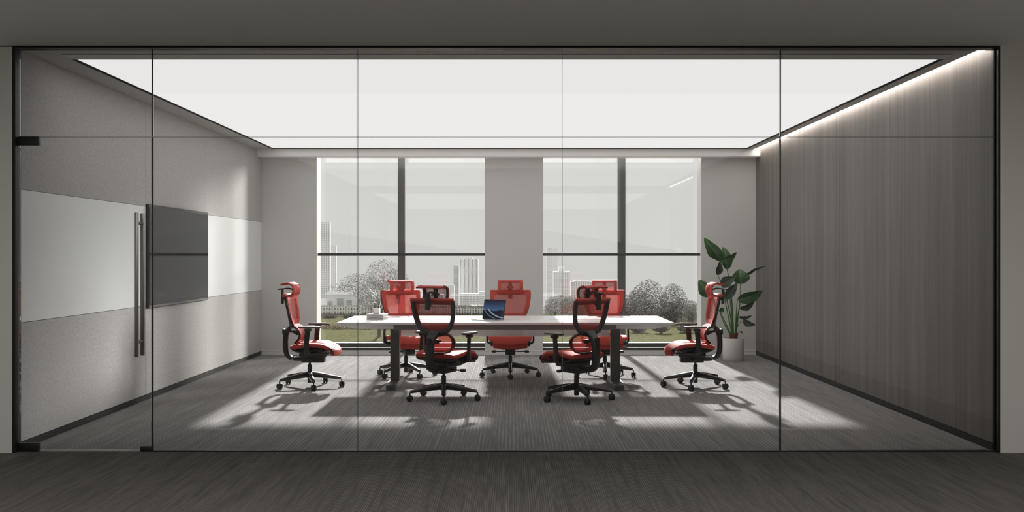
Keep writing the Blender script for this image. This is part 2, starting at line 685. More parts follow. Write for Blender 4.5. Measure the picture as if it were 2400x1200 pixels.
def smooth_path(pts, sub=4):
    """Catmull-Rom through pts (tuples of any length)."""
    out = []
    n = len(pts)
    for i in range(n - 1):
        p0, p1, p2, p3 = pts[max(i - 1, 0)], pts[i], pts[i + 1], pts[min(i + 2, n - 1)]
        for k in range(sub):
            t = k / sub
            out.append(tuple(.5 * (2 * b + (c - a) * t + (2 * a - 5 * b + 4 * c - d) * t * t + (3 * b - a - 3 * c + d) * t ** 3)
                             for a, b, c, d in zip(p0, p1, p2, p3)))
    out.append(tuple(pts[-1]))
    return out


# ------------------------------------------------------------------ room dimensions
XL, XR = -3.71, 3.609
YF, YG, YI = 7.388, 7.436, 7.478      # partition frame front, glass, frame inner face
YB, YW = 14.745, 15.05                # window wall inner face, window frame plane
ZC, ZLC = 3.013, 3.021

# floor
struct(MB().box(-4.3, 4.3, YG, 15.4, -.15, 0).build('floor', M['carpet'], smooth=0),
       'grey carpet floor of the meeting room with pale ribs', 'floor')
struct(MB().box(-4.3, 4.3, -4.0, YG, -.15, 0).build('floor_lobby', M['lobby_carpet'], smooth=0),
       'dark finely ribbed carpet floor in front of the glass partition', 'floor')

# lobby shell
lob_l = MB().box(-4.3, XL, YF, YI, 0, ZLC).build('wall_front_left', M['lobby'], smooth=0)
struct(lob_l, 'plain grey lobby wall strip left of the glass partition', 'wall')
lob_r = MB().box(XR + .018, 4.3, YF, YI, 0, ZLC).build('wall_front_right', M['lobby'], smooth=0)
struct(lob_r, 'plain grey lobby wall strip right of the glass partition', 'wall')
struct(MB().box(-4.45, -4.3, -4.0, YF + .35, 0, ZLC).build('wall_lobby_left', M['lobby'], smooth=0), 'grey lobby side wall at far left outside the view', 'wall')
struct(MB().box(4.3, 4.45, -4.0, YF + .35, 0, ZLC).build('wall_lobby_right', M['lobby'], smooth=0), 'grey lobby side wall at far right outside the view', 'wall')
struct(MB().box(-4.45, 4.45, -4.15, -4.0, 0, ZLC).build('wall_lobby_rear', M['lobby'], smooth=0), 'grey lobby rear wall behind the viewer', 'wall')
cl = MB().box(-4.45, 4.45, -4.15, -3.0, ZLC, ZLC + .2)
cl.box(-4.45, 4.45, 5.3, YF, ZLC, ZLC + .2).box(-4.45, -3.48, -3.0, 5.3, ZLC, ZLC + .2).box(3.41, 4.45, -3.0, 5.3, ZLC, ZLC + .2)
struct(cl.build('ceiling_lobby', M['lobby_ceil'], smooth=0), 'plain dark grey lobby ceiling in front of the glass partition', 'ceiling')
t = MB().box(-3.48, 3.41, -3.0, 5.3, ZLC + .012, ZLC + .03).build('ceiling_light', M['lobby_panel'], smooth=0)
tag(t, 'luminous ceiling panel over the lobby, outside the view', 'light')

# room ceiling: border around the luminous panel
PX0, PX1, PY0, PY1 = -3.484, 3.413, 7.86, 14.44
c = MB()
c.box(XL - .2, PX0, YI - .09, 14.47, ZC, ZC + .12)
c.box(PX0, PX1, YI - .09, PY0, ZC, ZC + .12)
c.box(PX0, PX1, PY1, 14.47, ZC, ZC + .12)
c.box(PX1, 3.518, YI - .09, 14.47, ZC, ZC + .12)
c.box(3.518, XR + .2, YI - .09, 14.47, ZC + .03, ZC + .12)
ceil = struct(c.build('ceiling', M['ceil'], smooth=0), 'grey ceiling border around the luminous panel', 'ceiling')
s = MB()
for a in ((PX0, PX0 + .018, PY0, PY1), (PX1 - .018, PX1, PY0, PY1), (PX0, PX1, PY0, PY0 + .012), (PX0, PX1, PY1 - .03, PY1)):
    s.box(*a, ZC + .001, ZC + .014)
s.build('shadow_gap', M['blackgap'], ceil, smooth=0)
fr = MB().box(PX0 + .02, PX1 - .02, 7.66, PY0 - .004, ZC - .004, ZC)  # thin strip in a paler paint across the front ceiling border
fr.build('paler_strip', M['plaster'], ceil, smooth=0)
lp = thing('luminous_ceiling_panel', 'large white luminous panel filling the meeting room ceiling', 'ceiling light', (0, 11.2, ZC))
o = MB().box(PX0 + .012, PX1 - .012, PY0 + .01 - 11.2, PY1 - .02 - 11.2, .013, .03).build('diffuser', M['panel'], lp, smooth=0)
st = thing('led_strip_light', 'narrow bright linear light along the top of the wood wall', 'light', (3.56, 11, ZC))
MB().box(-.041, .048, YI - 10.99, 14.468 - 11, .012, .02).build('diffuser', M['strip'], st, smooth=0)
MB().box(-.042, -.0415, YI - 10.99, 14.468 - 11, -.0, .02).build('channel', M['sill'], st, smooth=0)

# soffit above the windows
struct(MB().box(XL, XR + .02, 14.47, YB + .01, 2.911, ZC + .12).build('trim_1', M['soffit'], smooth=0), 'light grey dropped soffit above the windows', 'soffit')

# back wall with two tall openings
OP = [(-2.895, -.398), (.455, 2.806)]
b = MB()
for x0, x1 in ((XL - .2, OP[0][0]), (OP[0][1], OP[1][0]), (OP[1][1], XR + .2)):
    b.box(x0, x1, YB, YB + .36, -.0, 3.4)
for x0, x1 in OP:
    b.box(x0, x1, YB, YB + .36, 3.28, 3.4)
    b.box(x0, x1, YB, YB + .36, 0, .063)
wb_ = struct(b.build('wall_back', M['plaster'], smooth=0), 'grey plaster window wall at the back of the meeting room', 'wall')
q = MB()
for x0, x1 in OP:
    q.box(x0 - .0, x0 + .004, YB + .002, YB + .3, .063, 3.28)
    q.box(x1 - .004, x1, YB + .002, YB + .3, .063, 3.28)
q.build('window_reveal', M['sill'], wb_, smooth=0)
bb = MB().box(XL, XR, YB - .012, YB, 0, .056)
bb.box(XL, XR, YB - .016, YB, .050, .057)
struct(bb.build('baseboard_back', M['sill'], smooth=0), 'low pale baseboard along the window wall', 'baseboard')

# side walls and their panels
wl = struct(MB().box(XL - .2, XL - .016, YF + .02, YB + .3, 0, 3.3).build('wall_left', M['black'], smooth=0), 'left wall clad in grey cloth panels above and below whiteboards', 'wall')
ys = [YI + .002, 10.076, 12.07, YB]
for i in range(3):
    for z0, z1 in ((.056, .953), (1.965, ZC)):
        MB().rbox(XL - .014, XL, ys[i] + .0015, ys[i + 1] - .0015, z0, z1, .0015, 1).build('cloth_panel', M['cloth'], wl, smooth=0)
for i in (0, 2):
    lab = 'long glass whiteboard left of the black wall display' if i == 0 else 'whiteboard between the black wall display and the window corner'
    w = thing('whiteboard', lab, 'whiteboard', (XL, (ys[i] + ys[i + 1]) / 2, .957), group='whiteboards on the left wall')
    h = (ys[i + 1] - ys[i]) / 2 - .0015
    MB().rbox(-.012, .002, -h, h, 0, 1.005, .0015, 1).build('board', M['white_board'], w, smooth=0)
tv = thing('wall_display', 'wide black glass wall display between two whiteboards', 'display', (XL, (ys[1] + ys[2]) / 2, .93))
h = (ys[2] - ys[1]) / 2 - .012
MB().rbox(-.012, .030, -h, h, 0, 1.055, .003, 1).build('casing', M['black'], tv, smooth=0)
MB().box(.030, .0325, -h + .012, h - .012, .028, 1.028).build('screen', M['tv'], tv, smooth=0)
MB().box(.030, .0315, -h + .012, h - .012, .006, .024).build('lower_bezel', M['rail'], tv, smooth=0)

wr = struct(MB().box(XR + .016, XR + .2, YF + .02, YB + .3, 0, 3.3).build('wall_right', M['blackgap'], smooth=0), 'right wall of tall dark ash veneer panels', 'wall')
yr = [YI + .002, 9.245, 11.08, 12.91, YB]
for i in range(4):
    MB().rbox(XR, XR + .014, yr[i] + .0022, yr[i + 1] - .0022, .056, 3.09, .0012, 1).build('wood_panel', M['wood'], wr, smooth=0)
struct(MB().box(XL - .016, XL + .004, YI, YB - .01, 0, .054).build('baseboard_left', M['black'], smooth=0), 'black recessed baseboard under the left wall panels', 'baseboard')
struct(MB().box(XR - .004, XR + .016, YI, YB - .01, 0, .054).build('baseboard_right', M['black'], smooth=0), 'black baseboard under the wood veneer wall', 'baseboard')

# ------------------------------------------------------------------ windows
def window(idx, x0, x1, mull, label):
    w = thing('window_%d' % idx, label, 'window', ((x0 + x1) / 2, YW, .063), kind='structure')
    cx = (x0 + x1) / 2
    R = lambda a, b2, c2, d, e, f: MB().rbox(a - cx, b2 - cx, c2 - YW, d - YW, e - .063, f - .063, .002, 1)
    g = MB()
    R(mull[0], mull[1], YW - .03, YW + .1, .063, 3.28).build('mullion', M['wframe'], w, smooth=0)
    R(x0, x1, YW, YW + .08, .087, .146).build('bottom_rail', M['hem'], w, smooth=0)
    R(x0, x1, YB + .012, YB + .05, .063, .102).build('sill_rail', M['hem'], w, smooth=0)
    R(x0, x1, YB + .05, YW + .1, .063, .070).build('sill', M['sill'], w, smooth=0)
    R(x0, x1, YW, YW + .08, 3.24, 3.28).build('top_rail', M['wframe'], w, smooth=0)
    for a, b2 in ((x0, mull[0]), (mull[1], x1)):
        R(a, b2, YW + .04, YW + .05, .14, 3.25).build('pane', M['pane'], w, smooth=0)
    return w


window(1, *OP[0], (-1.722, -1.615), 'tall left window with dark mullion and city view')
window(2, *OP[1], (1.603, 1.712), 'tall right window with dark mullion and view of trees')


def blind(x0, x1, label):
    w = thing('roller_blind', label, 'blind', ((x0 + x1) / 2, YB + .055, 3.25), group='roller blinds')
    hw = (x1 - x0) / 2
    MB().add([(-hw + .01, 0, -.015), (hw - .01, 0, -.015), (hw - .01, 0, -1.76), (-hw + .01, 0, -1.41)], [(0, 1, 2, 3)]).build('blind_cloth', M['blind'], w, smooth=0)
    MB().rbox(-hw, hw, -.011, .011, -1.787, -1.747, .003, 2).build('hem_bar', M['hem'], w)
    MB().tube([(-hw + .005, .02, -.01), (hw - .005, .02, -.01)], .01).build('roller_tube', M['sill'], w)


blind(-2.885, -.400, 'sheer roller blind half drawn over the left window, dark hem bar')
blind(.457, 2.796, 'sheer roller blind half drawn over the right window, dark hem bar')

# ------------------------------------------------------------------ glass partition
gp = thing('window_3', 'full width frameless glass partition with black perimeter frame', 'glass partition', (0, YG, 0), kind='structure')
gy = lambda y: y - YG
ZT, ZJ = 3.002, 2.349
XPL, XPR = XL + .024, XR - .002
f = MB().box(XL, XPL, gy(YF), gy(YI), 0, ZLC).build('left_jamb', M['black'], gp, smooth=0)
MB().box(XPR, XR + .018, gy(YF), gy(YI), 0, ZLC).build('right_jamb', M['black'], gp, smooth=0)
MB().box(XPL, XPR, gy(YF), gy(YI), ZT, ZLC).build('head_rail', M['black'], gp, smooth=0)
joints = [-2.684, -1.154, .376, 2.0016]
MB().box(joints[0], XPR, -.016, .016, 0, .011).build('bottom_channel', M['black'], gp, smooth=0)
xs = [joints[0]] + joints[1:] + [XPR - .004]
gaps = [.005, .0045, .0015, .005, .0]
G = .006
for i in range(4):
    a, b2 = xs[i] + gaps[i], xs[i + 1] - gaps[i + 1]
    MB().box(a, b2, -G, G, .004, ZJ - .0035).build('glass_pane', M['glass'], gp, smooth=0)
    MB().box(a, b2, -G, G, ZJ + .0035, ZT).build('glass_pane', M['glass'], gp, smooth=0)
MB().box(XPL + .012, joints[0] - .005, -G, G, ZJ + .0035, ZT).build('glass_pane', M['glass'], gp, smooth=0)
for x, wd in ((joints[0], .0052), (joints[3], .0055)):
    MB().box(x - wd, x + wd, -.009, .009, .011, ZJ - .002).build('joint_seal', M['black'], gp, smooth=0)
    MB().box(x - wd * .9, x + wd * .9, -.009, .009, ZJ + .002, ZT).build('joint_seal', M['black'], gp, smooth=0)
for s_ in (-1, 1):
    MB().box(joints[1] + s_ * .0038 - .0010, joints[1] + s_ * .0038 + .0010, -.007, .007, .011, ZT).build('joint_seal', M['black'], gp, smooth=0)
MB().box(joints[2] - .0008, joints[2] + .0008, -.006, .006, .011, ZT).build('joint_seal', M['rail'], gp, smooth=0)
for s_ in (-1, 1):
    MB().box(XPL + .012, XPR, -.0065, .0065, ZJ + s_ * .0034 - .0008, ZJ + s_ * .0034 + .0008).build('transom_joint', M['rail'], gp, smooth=0)
MB().box(XPR - .006, XPR - .0, -.011, .011, .011, ZT).build('edge_seal', M['blackgap'], gp, smooth=0)

dr = thing('door_1', 'frameless glass door with long vertical pull handles', 'door', (-3.2, YG, 0), kind='structure')
dx = lambda x: x + 3.2
MB().box(dx(XPL + .012), dx(joints[0] - .008), -G, G, .012, ZJ - .0035).build('glass_pane', M['glass'], dr, smooth=0)
k = lambda px: (px - 1200) * 7.42 / 2333
MB().rbox(dx(k(43)), dx(k(91)), -.022, .022, 2.285, 2.349, .003, 2).build('top_hinge', M['black'], dr)
MB().rbox(dx(k(36.5)), dx(k(45)), -.018, .018, 2.288, 2.346, .003, 2).build('top_hinge', M['black'], dr)
MB().rbox(dx(k(44)), dx(k(91)), -.022, .022, .004, .068, .003, 2).build('floor_hinge', M['black'], dr)
MB().rbox(dx(k(329)), dx(k(357.5)), -.02, .02, .004, .042, .003, 2).build('floor_lock', M['black'], dr)
hd = thing('x', None, None)
bpy.data.objects.remove(hd)
h1 = MB().rbox(dx(-2.795), dx(-2.7675), -.078, -.05, .711, 1.782, .004, 2).build('pull_handle', M['steel'], dr)
h2 = MB().rbox(dx(-2.795), dx(-2.7675), .05, .078, .711, 1.782, .004, 2).build('pull_handle', M['steel'], dr)
for z in (.82, 1.705):
    MB().tube([(dx(-2.781), -.052, z), (dx(-2.781), .052, z)], .0115, 14).build('handle_spacer', M['dark_steel'], h1)

# ------------------------------------------------------------------ conference table
TX0, TX1, TY0, TY1, TZ = -1.873, 1.733, 10.62, 11.83, .75
tc = ((TX0 + TX1) / 2, 11.225)
tb = thing('conference_table', 'long white conference table on two dark steel legs', 'table', (tc[0], tc[1], 0))
hx, hy = (TX1 - TX0) / 2, (TY1 - TY0) / 2
MB().rbox(-hx, hx, -hy, hy, TZ - .027, TZ, .003, 2).build('tabletop', M['white'], tb)
un = MB()
z0, z1 = TZ - .075, TZ - .0275
vs = [(-hx + .004, -hy + .004, z1), (hx - .004, -hy + .004, z1), (hx - .004, hy - .004, z1), (-hx + .004, hy - .004, z1),
      (-hx + .2, -hy + .09, z0), (hx - .2, -hy + .09, z0), (hx - .2, hy - .09, z0), (-hx + .2, hy - .09, z0)]
un.add(vs, [(0, 1, 2, 3), (7, 6, 5, 4), (0, 4, 5, 1), (1, 5, 6, 2), (2, 6, 7, 3), (3, 7, 4, 0)])
un.build('chamfered_underside', M['white'], tb, smooth=0)
LX = [(-1.365 - tc[0], -1.264 - tc[0]), (1.11 - tc[0], 1.212 - tc[0])]
MB().rbox(LX[0][1], LX[1][0], -hy + .006, -hy + .03, z0 - .002, z0 + .0465, .002, 1).build('front_rail', M['rail'], tb, smooth=0)
MB().rbox(LX[0][1], LX[1][0], hy - .105, hy - .075, z0 - .004, z0 + .03, .002, 1).build('rear_rail', M['rail'], tb, smooth=0)
MB().rbox(LX[0][1] + .001, LX[1][0] - .001, .10, .108, .545, z0 - .001, .002, 1).build('modesty_panel', M['frost'], tb, smooth=0)
for i, (x0, x1) in enumerate(LX):
    lg = MB().rbox(x0, x1, -.055, .055, .058, z0 - .001, .003, 1).build('leg', M['dark_steel'], tb)
    MB().rbox(x0, x1, -.44, .44, .012, .06, .003, 1).build('foot', M['dark_steel'], lg)
    ex = (-.065, .0) if i == 0 else (0, .065)
    MB().rbox(x0 + ex[0], x1 + ex[1], -.47, .47, 0, .012, .002, 1).build('floor_plate', M['dark_steel'], lg)
for x0, x1 in ((-1.166 - tc[0], -.56 - tc[0]), (.41 - tc[0], 1.017 - tc[0])):
    fl = MB().box(x0, x1, -.045, .035, TZ + .0002, TZ + .0022).build('cable_flap', M['white'], tb, smooth=0)
    MB().box(x0, x1, -.049, -.045, TZ + .0002, TZ + .0012).build('slot', M['blackgap'], fl, smooth=0)

# ------------------------------------------------------------------ office chair
def build_chair(label):
    ch = thing('office_chair', label, 'chair', group='red mesh office chairs around the table')
    B, Me = M['chair_black'], M['chair_metal']

    # --- base with five arms and casters
    hub = MB().lathe([(.0, .165), (.03, .165), (.036, .155), (.04, .11), (.034, .10), (.0, .10)], 20)
    base = hub.build('base', Me, ch)
    for i in range(5):
        a = 2 * PI * i / 5
        ca, sa = math.cos(a), math.sin(a)
        pts = [(.02, .138), (.1, .130), (.2, .117), (.30, .103), (.350, .096)]
        sec = [(.050, .068), (.046, .058), (.042, .047), (.038, .036), (.034, .030)]
        m = MB().sweep([(r * ca, r * sa, z) for r, z in pts], sec, n=12, power=4)
        m.build('base_arm', Me, base)
        # caster, turned a little
        cx, cy = .357 * ca, .357 * sa
        b_ = a + (.5, -.9, 1.1, .2, -1.3)[i]
        axx, axy = math.cos(b_), math.sin(b_)
        wm = MB()
        for s in (-1, 1):
            prof = [(.0, -.010), (.026, -.010), (.031, -.007), (.032, 0), (.031, .007), (.026, .010), (.0, .010)]
            n = 20
            vs, fs = [], []
            off = s * .0145
            for r, t in prof:
                for k_ in range(n):
                    g = 2 * PI * k_ / n
                    tx, tz = r * math.cos(g), r * math.sin(g)
                    vs.append((cx + axx * (off + t) - axy * tx, cy + axy * (off + t) + axx * tx, .032 + tz))
            for q_ in range(len(prof) - 1):
                for k_ in range(n):
                    fs.append((q_ * n + k_, q_ * n + (k_ + 1) % n, (q_ + 1) * n + (k_ + 1) % n, (q_ + 1) * n + k_))
            wm.add(vs, fs)
        wm.tube([(cx, cy, .034), (cx, cy, .090)], .0075, 8)
        wm.tube([(cx - axx * .02, cy - axy * .02, .03), (cx + axx * .02, cy + axy * .02, .03)], .008, 8)
        wm.build('caster', M['caster'], base)
    gl = MB().lathe([(.0, .045), (.024, .045), (.025, .05), (.025, .243), (.020, .248), (.013, .249), (.013, .30), (.0, .30)], 20)
    gl.build('gas_lift', B, ch)

    # --- mechanism, levers
    mc = MB().rbox(-.085, .17, -.062, .062, .272, .345, .014, 3)
    mc.rbox(-.10, .20, -.115, .115, .335, .395, .022, 3)
    mech = mc.build('tilt_mechanism', B, ch)
    for s in (-1, 1):
        lv = MB().tube([(.045, s * .06, .305), (.045, s * .19, .303)], .0075, 10)
        lv.rbox(.025, .065, min(s * .172, s * .228), max(s * .172, s * .228), .289, .317, .008, 2)
        lv.build('lever', B, mech)

    # --- seat cushion
    def seat(u, v):
        s_ = 2 * u - 1
        x = -.165 + .49 * v
        # rounded plan
        e = max(0, (v - .62) / .38)
        w = .252 * (1 - .22 * e ** 2.6)
        e2 = max(0, (.25 - v) / .25)
        w *= (1 - .16 * e2 ** 2)
        y = s_ * w
        bow = .028 * (abs(s_) ** 3) * (1 if v > .5 else v * 2)
        x -= bow
        z = .452 + .030 * math.sin(PI * min(1, v * 1.15) * .85) - .035 * max(0, (v - .72) / .28) ** 2 * 1.6 + .012 * s_ * s_ - .010 * (abs(s_) ** 6)
        z -= .012 * (1 - s_ * s_) * e
        return (x, y, z)
    cu = MB().shell(seat, 28, 22, .034)
    # rounded waterfall lip and piping around the rim
    rim = [seat(i / 20, 1) for i in range(21)]
    cu.sweep([(p[0] - .010, p[1], p[2] - .016) for p in rim], (.046, .066), n=12, power=2.4)
    rim2 = [seat(1, j / 16) for j in range(17)]
    cu.sweep([(p[0], p[1], p[2] - .004) for p in rim2], (.028, .036), n=10, power=2.2)
    cu.sweep([(p[0], -p[1], p[2] - .004) for p in rim2], (.028, .036), n=10, power=2.2)
    cu.build('seat', M['red'], ch, smooth=60)
    # seat frame: pan plus open side loops
    sf = MB()
    for s in (-1, 1):
        lo = [(-.15, .435), (-.10, .415), (0, .398), (.12, .390), (.22, .388), (.28, .402), (.292, .425), (.26, .447), (.15, .462), (.02, .462), (-.09, .448)]
        lo = smooth_path(lo + [lo[0]], 3)[:-1]
        sf.sweep([(x, s * .222, z) for x, z in lo], (.020, .030), up=(0, 1, 0), n=8, closed=True)
    sf.rbox(-.13, .24, -.16, .16, .405, .435, .012, 2)
    sf.rbox(-.02, .06, -.225, .225, .395, .425, .008, 2)
    sf.rbox(.13, .19, -.222, .222, .39, .42, .008, 2)
    sf.build('seat_frame', B, ch)

    # --- backrest: U frame, spine, net
    def bx(y, z):
        return -.160 - (z - .68) * .21 + .40 * y * y
    U = [(.236, 1.012), (.232, .94), (.222, .87), (.205, .80), (.172, .742), (.115, .700), (.055, .682), (0, .678)]
    U = smooth_path(U, 3)
    hw_z = sorted([(z, y) for y, z in U])

    def half(z):
        z = min(max(z, hw_z[0][0]), hw_z[-1][0])
        for (za, ya), (zb, yb) in zip(hw_z, hw_z[1:]):
            if za <= z <= zb:
                return ya + (yb - ya) * (z - za) / max(1e-6, zb - za)
        return hw_z[-1][1]
    path = [(bx(y, z) - .018, y, z) for y, z in U] + [(bx(y, z) - .018, -y, z) for y, z in reversed(U[:-1])]
    secs = []
    for p in path:
        k_ = max(0, 1 - (p[2] - .678) / .14)
        secs.append((.040 + .018 * k_, .024 + .012 * k_))
    bf = MB().sweep(path, secs, up=(1, 0, 0), n=12, power=3)
    bf.build('backrest_frame', B, ch)
    sp_ = [(-.185, .705, .13, .03), (-.205, .675, .12, .04), (-.237, .635, .10, .05), (-.262, .58, .088, .056), (-.270, .50, .086, .056), (-.268, .42, .086, .056),
           (-.248, .355, .084, .052), (-.20, .318, .084, .046), (-.12, .308, .09, .042), (-.05, .31, .09, .040)]
    sp_ = smooth_path(sp_, 3)
    spine = MB().sweep([(p[0], 0, p[1]) for p in sp_], [(p[2], p[3]) for p in sp_], up=(-1, 0, .3), n=14, power=4)
    spo = spine.build('spine', B, ch)
    MB().rbox(-.305, -.275, -.022, .022, .585, .645, .006, 2).build('adjusting_knob', B, spo)
    MB().sweep([(-.24, 0, .62), (-.19, 0, .615), (-.135, 0, .60)], [(.05, .03), (.04, .026), (.06, .05)], n=10).tube([(-.15, -.06, .61), (-.15, .06, .61)], .009, 10).build('lumbar_bracket', B, spo)

    zlo, zhi = .684, 1.018

    def back(u, v):
        z = zlo + (zhi - zlo) * v
        y = (2 * u - 1) * (half(z) + .014)
        z2 = z + .0
        return (bx(y, z2) + .004, y, z2)
    edge = lambda u, v: not (.10 < u < .90 and .20 < v < .88)
    MB().shell(back, 30, 24, .007, keep=edge).build('backrest_border', M['red'], ch, smooth=60)
    MB().shell(back, 30, 24, .002, keep=lambda u, v: not edge(u, v)).build('backrest_mesh', M['net'], ch, smooth=60)
    # rolled top of the back
    tp = [(bx(y, 1.02) - .022, y, 1.022) for y in [(-.25 + .5 * i / 16) for i in range(17)]]
    tm = MB().sweep(tp, [(.020, .034)] + [(.062, .036)] * 15 + [(.020, .034)], n=14, power=2.2)
    tm.build('rolled_top_edge', M['red'], ch, smooth=60)

    # --- lumbar support
    def lum(u, v, k=1.0):
        s_ = 2 * u - 1
        q_ = 2 * v - 1
        # squircle mapping
        y = s_ * math.sqrt(max(0, 1 - .36 * q_ * q_)) * .178 * k
        z = .588 + q_ * math.sqrt(max(0, 1 - .30 * s_ * s_)) * .112 * k
        x = -.082 - .062 * (abs(q_) ** 2.0) * (1 if q_ > 0 else .85) + .9 * y * y * .6
        return (x, y, z)
    ledge = lambda u, v: not (.13 < u < .87 and .16 < v < .84)
    MB().shell(lum, 26, 20, .010, keep=ledge).build('lumbar_border', M['red'], ch, smooth=60)
    MB().shell(lum, 26, 20, .003, keep=lambda u, v: not ledge(u, v)).build('lumbar_mesh', M['net'], ch, smooth=60)
    ring = [lum(i / 10, 0) for i in range(10)] + [lum(1, i / 10) for i in range(10)] + [lum(1 - i / 10, 1) for i in range(10)] + [lum(0, 1 - i / 10) for i in range(10)]
    lf = MB().sweep([(p[0] - .013, p[1] * .95, .588 + (p[2] - .588) * .94) for p in ring], (.018, .022), up=(1, 0, 0), n=10, closed=True, power=2.5)
    lf.sweep([(-.15, 0, .60), (-.125, 0, .60)], (.05, .05), n=8)
    lf.build('lumbar_frame', B, ch)

    # --- headrest
    hp = smooth_path([(-.262, 1.143), (-.225, 1.155), (-.175, 1.156), (-.138, 1.138), (-.121, 1.10), (-.124, 1.055), (-.145, 1.022), (-.175, 1.012)], 3)

    def head(u, v):
        i = v * (len(hp) - 1)
        a_ = int(min(i, len(hp) - 2))
        t_ = i - a_
        x = hp[a_][0] + (hp[a_ + 1][0] - hp[a_][0]) * t_
        z = hp[a_][1] + (hp[a_ + 1][1] - hp[a_][1]) * t_
        s_ = 2 * u - 1
        r = 1 - .05 * abs(2 * v - 1) ** 4
        return (x - .022 * s_ * s_ - .012 * abs(s_) ** 8, s_ * .153 * r, z)
    hedge = lambda u, v: not (.12 < u < .88 and .44 < v < .84)
    MB().shell(head, 26, 26, .013, keep=hedge).build('headrest_border', M['red'], ch, smooth=60)
    MB().shell(head, 26, 26, .003, keep=lambda u, v: not hedge(u, v)).build('headrest_mesh', M['net'], ch, smooth=60)
    rr = [head(.06, v / 12) for v in range(3, 13)] + [head(.06 + .88 * i / 12, 1) for i in range(1, 12)] + [head(.94, 1 - v / 12) for v in range(0, 10)]
    hf = MB().sweep([(p[0] - .014, p[1], p[2] + .004) for p in rr], (.020, .016), up=(1, 0, 0), n=8, power=2.5)
    hf.rbox(-.168, -.142, -.022, .022, 1.02, 1.145, .005, 2)
    hf.build('headrest_frame', B, ch)
    hb = MB().rbox(-.318, -.292, -.026, .026, .925, 1.095, .005, 2)
    hb.rbox(-.300, -.262, -.018, .018, .965, 1.00, .005, 2)
    hb.sweep(smooth_path([(-.352, 0, 1.088), (-.30, 0, 1.094), (-.24, 0, 1.098), (-.19, 0, 1.085), (-.158, 0, 1.07)], 3), (.036, .018), n=8)
    hb.tube([(-.165, -.042, 1.075), (-.165, .042, 1.075)], .012, 12)
    hb.build('headrest_bracket', B, ch)

    # --- armrests
    for s in (-1, 1):
        ap = smooth_path([(.03, .12, .400), (.028, .20, .398), (.026, .258, .402), (.022, .280, .425), (.020, .282, .47), (.024, .280, .56), (.035, .278, .655)], 3)
        am = MB().sweep([(p[0], s * p[1], p[2]) for p in ap], [(.058 - .004 * (i / len(ap)), .024) for i in range(len(ap))], up=(0, -s, .001), n=10, power=4)
        am.rbox(.002, .075, s * .278 - .026, s * .278 + .026, .640, .668, .006, 2)
        ar = am.build('armrest_post', B, ch)
        pp = [(-.072, .030), (-.062, .062), (-.03, .080), (.03, .088), (.10, .090), (.14, .082), (.166, .060), (.176, .028)]
        pd = MB().sweep([(x, s * .274, .680 + .004 * math.sin((x + .07) * 12)) for x, w in pp], [(w, .026 if .04 < w else .018) for x, w in pp], n=16, power=2.6)
        pd.build('armrest_pad', M['chair_pad'], ar)
    return ch


chairs = [
    # x, y, facing, base turn, label
    (-2.26, 11.13, 0, 0, 'red mesh chair at the left end of the table, in profile facing right'),
    (2.05, 11.13, 180, 0, 'red mesh chair at the right end of the table beside the plant, facing left'),
    (-.694, 10.12, 63, -5, 'left one of two red chairs seen from behind on the near side of the table'),
    (.655, 10.12, 133, -139, 'right one of two red chairs seen from behind on the near side of the table'),
    (-1.29, 12.12, -66, 81, 'red chair across the table behind the white books and pen cup'),
    (-.02, 12.12, -90, 0, 'red chair across the table centre behind the laptop, facing the camera'),
    (1.13, 12.12, -93, 71, 'red chair across the table in front of the right window mullion'),
]
proto = build_chair(chairs[0][4])
base_az = [0, 180, 58, 356, 15, 54, 338]
for i, (x, y, fa, _, lab) in enumerate(chairs):
    c = proto if i == 0 else copy_tree(proto)
    c.location = (x, y, 0)
    c.rotation_euler = (0, 0, rad(fa))
    c['label'] = lab
    for k_ in kids(c):
        if k_.name.split('.')[0] == 'base':
            k_.rotation_euler = (0, 0, rad(base_az[i] - fa))

# ------------------------------------------------------------------ things on the table
def yaw(d):
    return rad(d)


TZt = TZ + .0003
bk_rot = math.atan2(11.065 - 11.12, -1.432 + 1.63)
for i, (dz, dr_, off) in enumerate(((0, 0, (0, 0)), (.031, rad(3), (.003, .002)))):
    lab = ('grey-edged white book lying flat on the table, lower of the stacked pair' if i == 0 else 'upper book of the stacked pair, carrying the pen cup')
    bo = thing('book', lab, 'book', (-1.432 + off[0], 11.065 + off[1], TZt + dz), bk_rot + dr_, group='books stacked at the left end of the table')
    MB().rbox(-.203, 0, 0, .16, 0, .0045, .001, 1).build('cover', M['book'], bo, smooth=0)
    MB().rbox(-.203, 0, 0, .16, .0265, .031, .001, 1).build('cover', M['book'], bo, smooth=0)
    MB().box(-.200, -.004, .003, .157, .0045, .0265).build('pages', M['page'], bo, smooth=0)
pc = thing('pen_cup', 'small square white pen cup standing on the stacked books', 'cup', (-1.515, 11.165, TZt + .0622), bk_rot + rad(10))
m = MB()
r = .033
for a in ((-r, r, -r, -r + .003), (-r, r, r - .003, r), (-r, -r + .003, -r + .003, r - .003), (r - .003, r, -r + .003, r - .003)):
    m.box(*a, 0, .066)
m.box(-r, r, -r, r, 0, .003)
m.build('cup_body', M['white'], pc, smooth=0)
for (nm, lab, x0, x1, z1, mat, r_) in (('pen', 'black pen standing at the left of the pen cup', -.018, -.024, .120, M['black'], .0042),
                                      ('pen', 'black pen leaning right in the pen cup', .008, .026, .125, M['black'], .0055),
                                      ('pencil', 'white pencil leaning furthest right in the pen cup', .012, .042, .150, M['white'], .0042)):
    p = MB().tube([(0, 0, 0), (x1 - x0, 0, z1 * .85), ((x1 - x0) * 1.18, 0, z1)], [r_, r_, r_ * .6], 10).build(nm, mat)
    tag(p, lab, nm, 'pens in the white cup')
    p.location = (-1.515 + x0, 11.165, TZt + .0655)

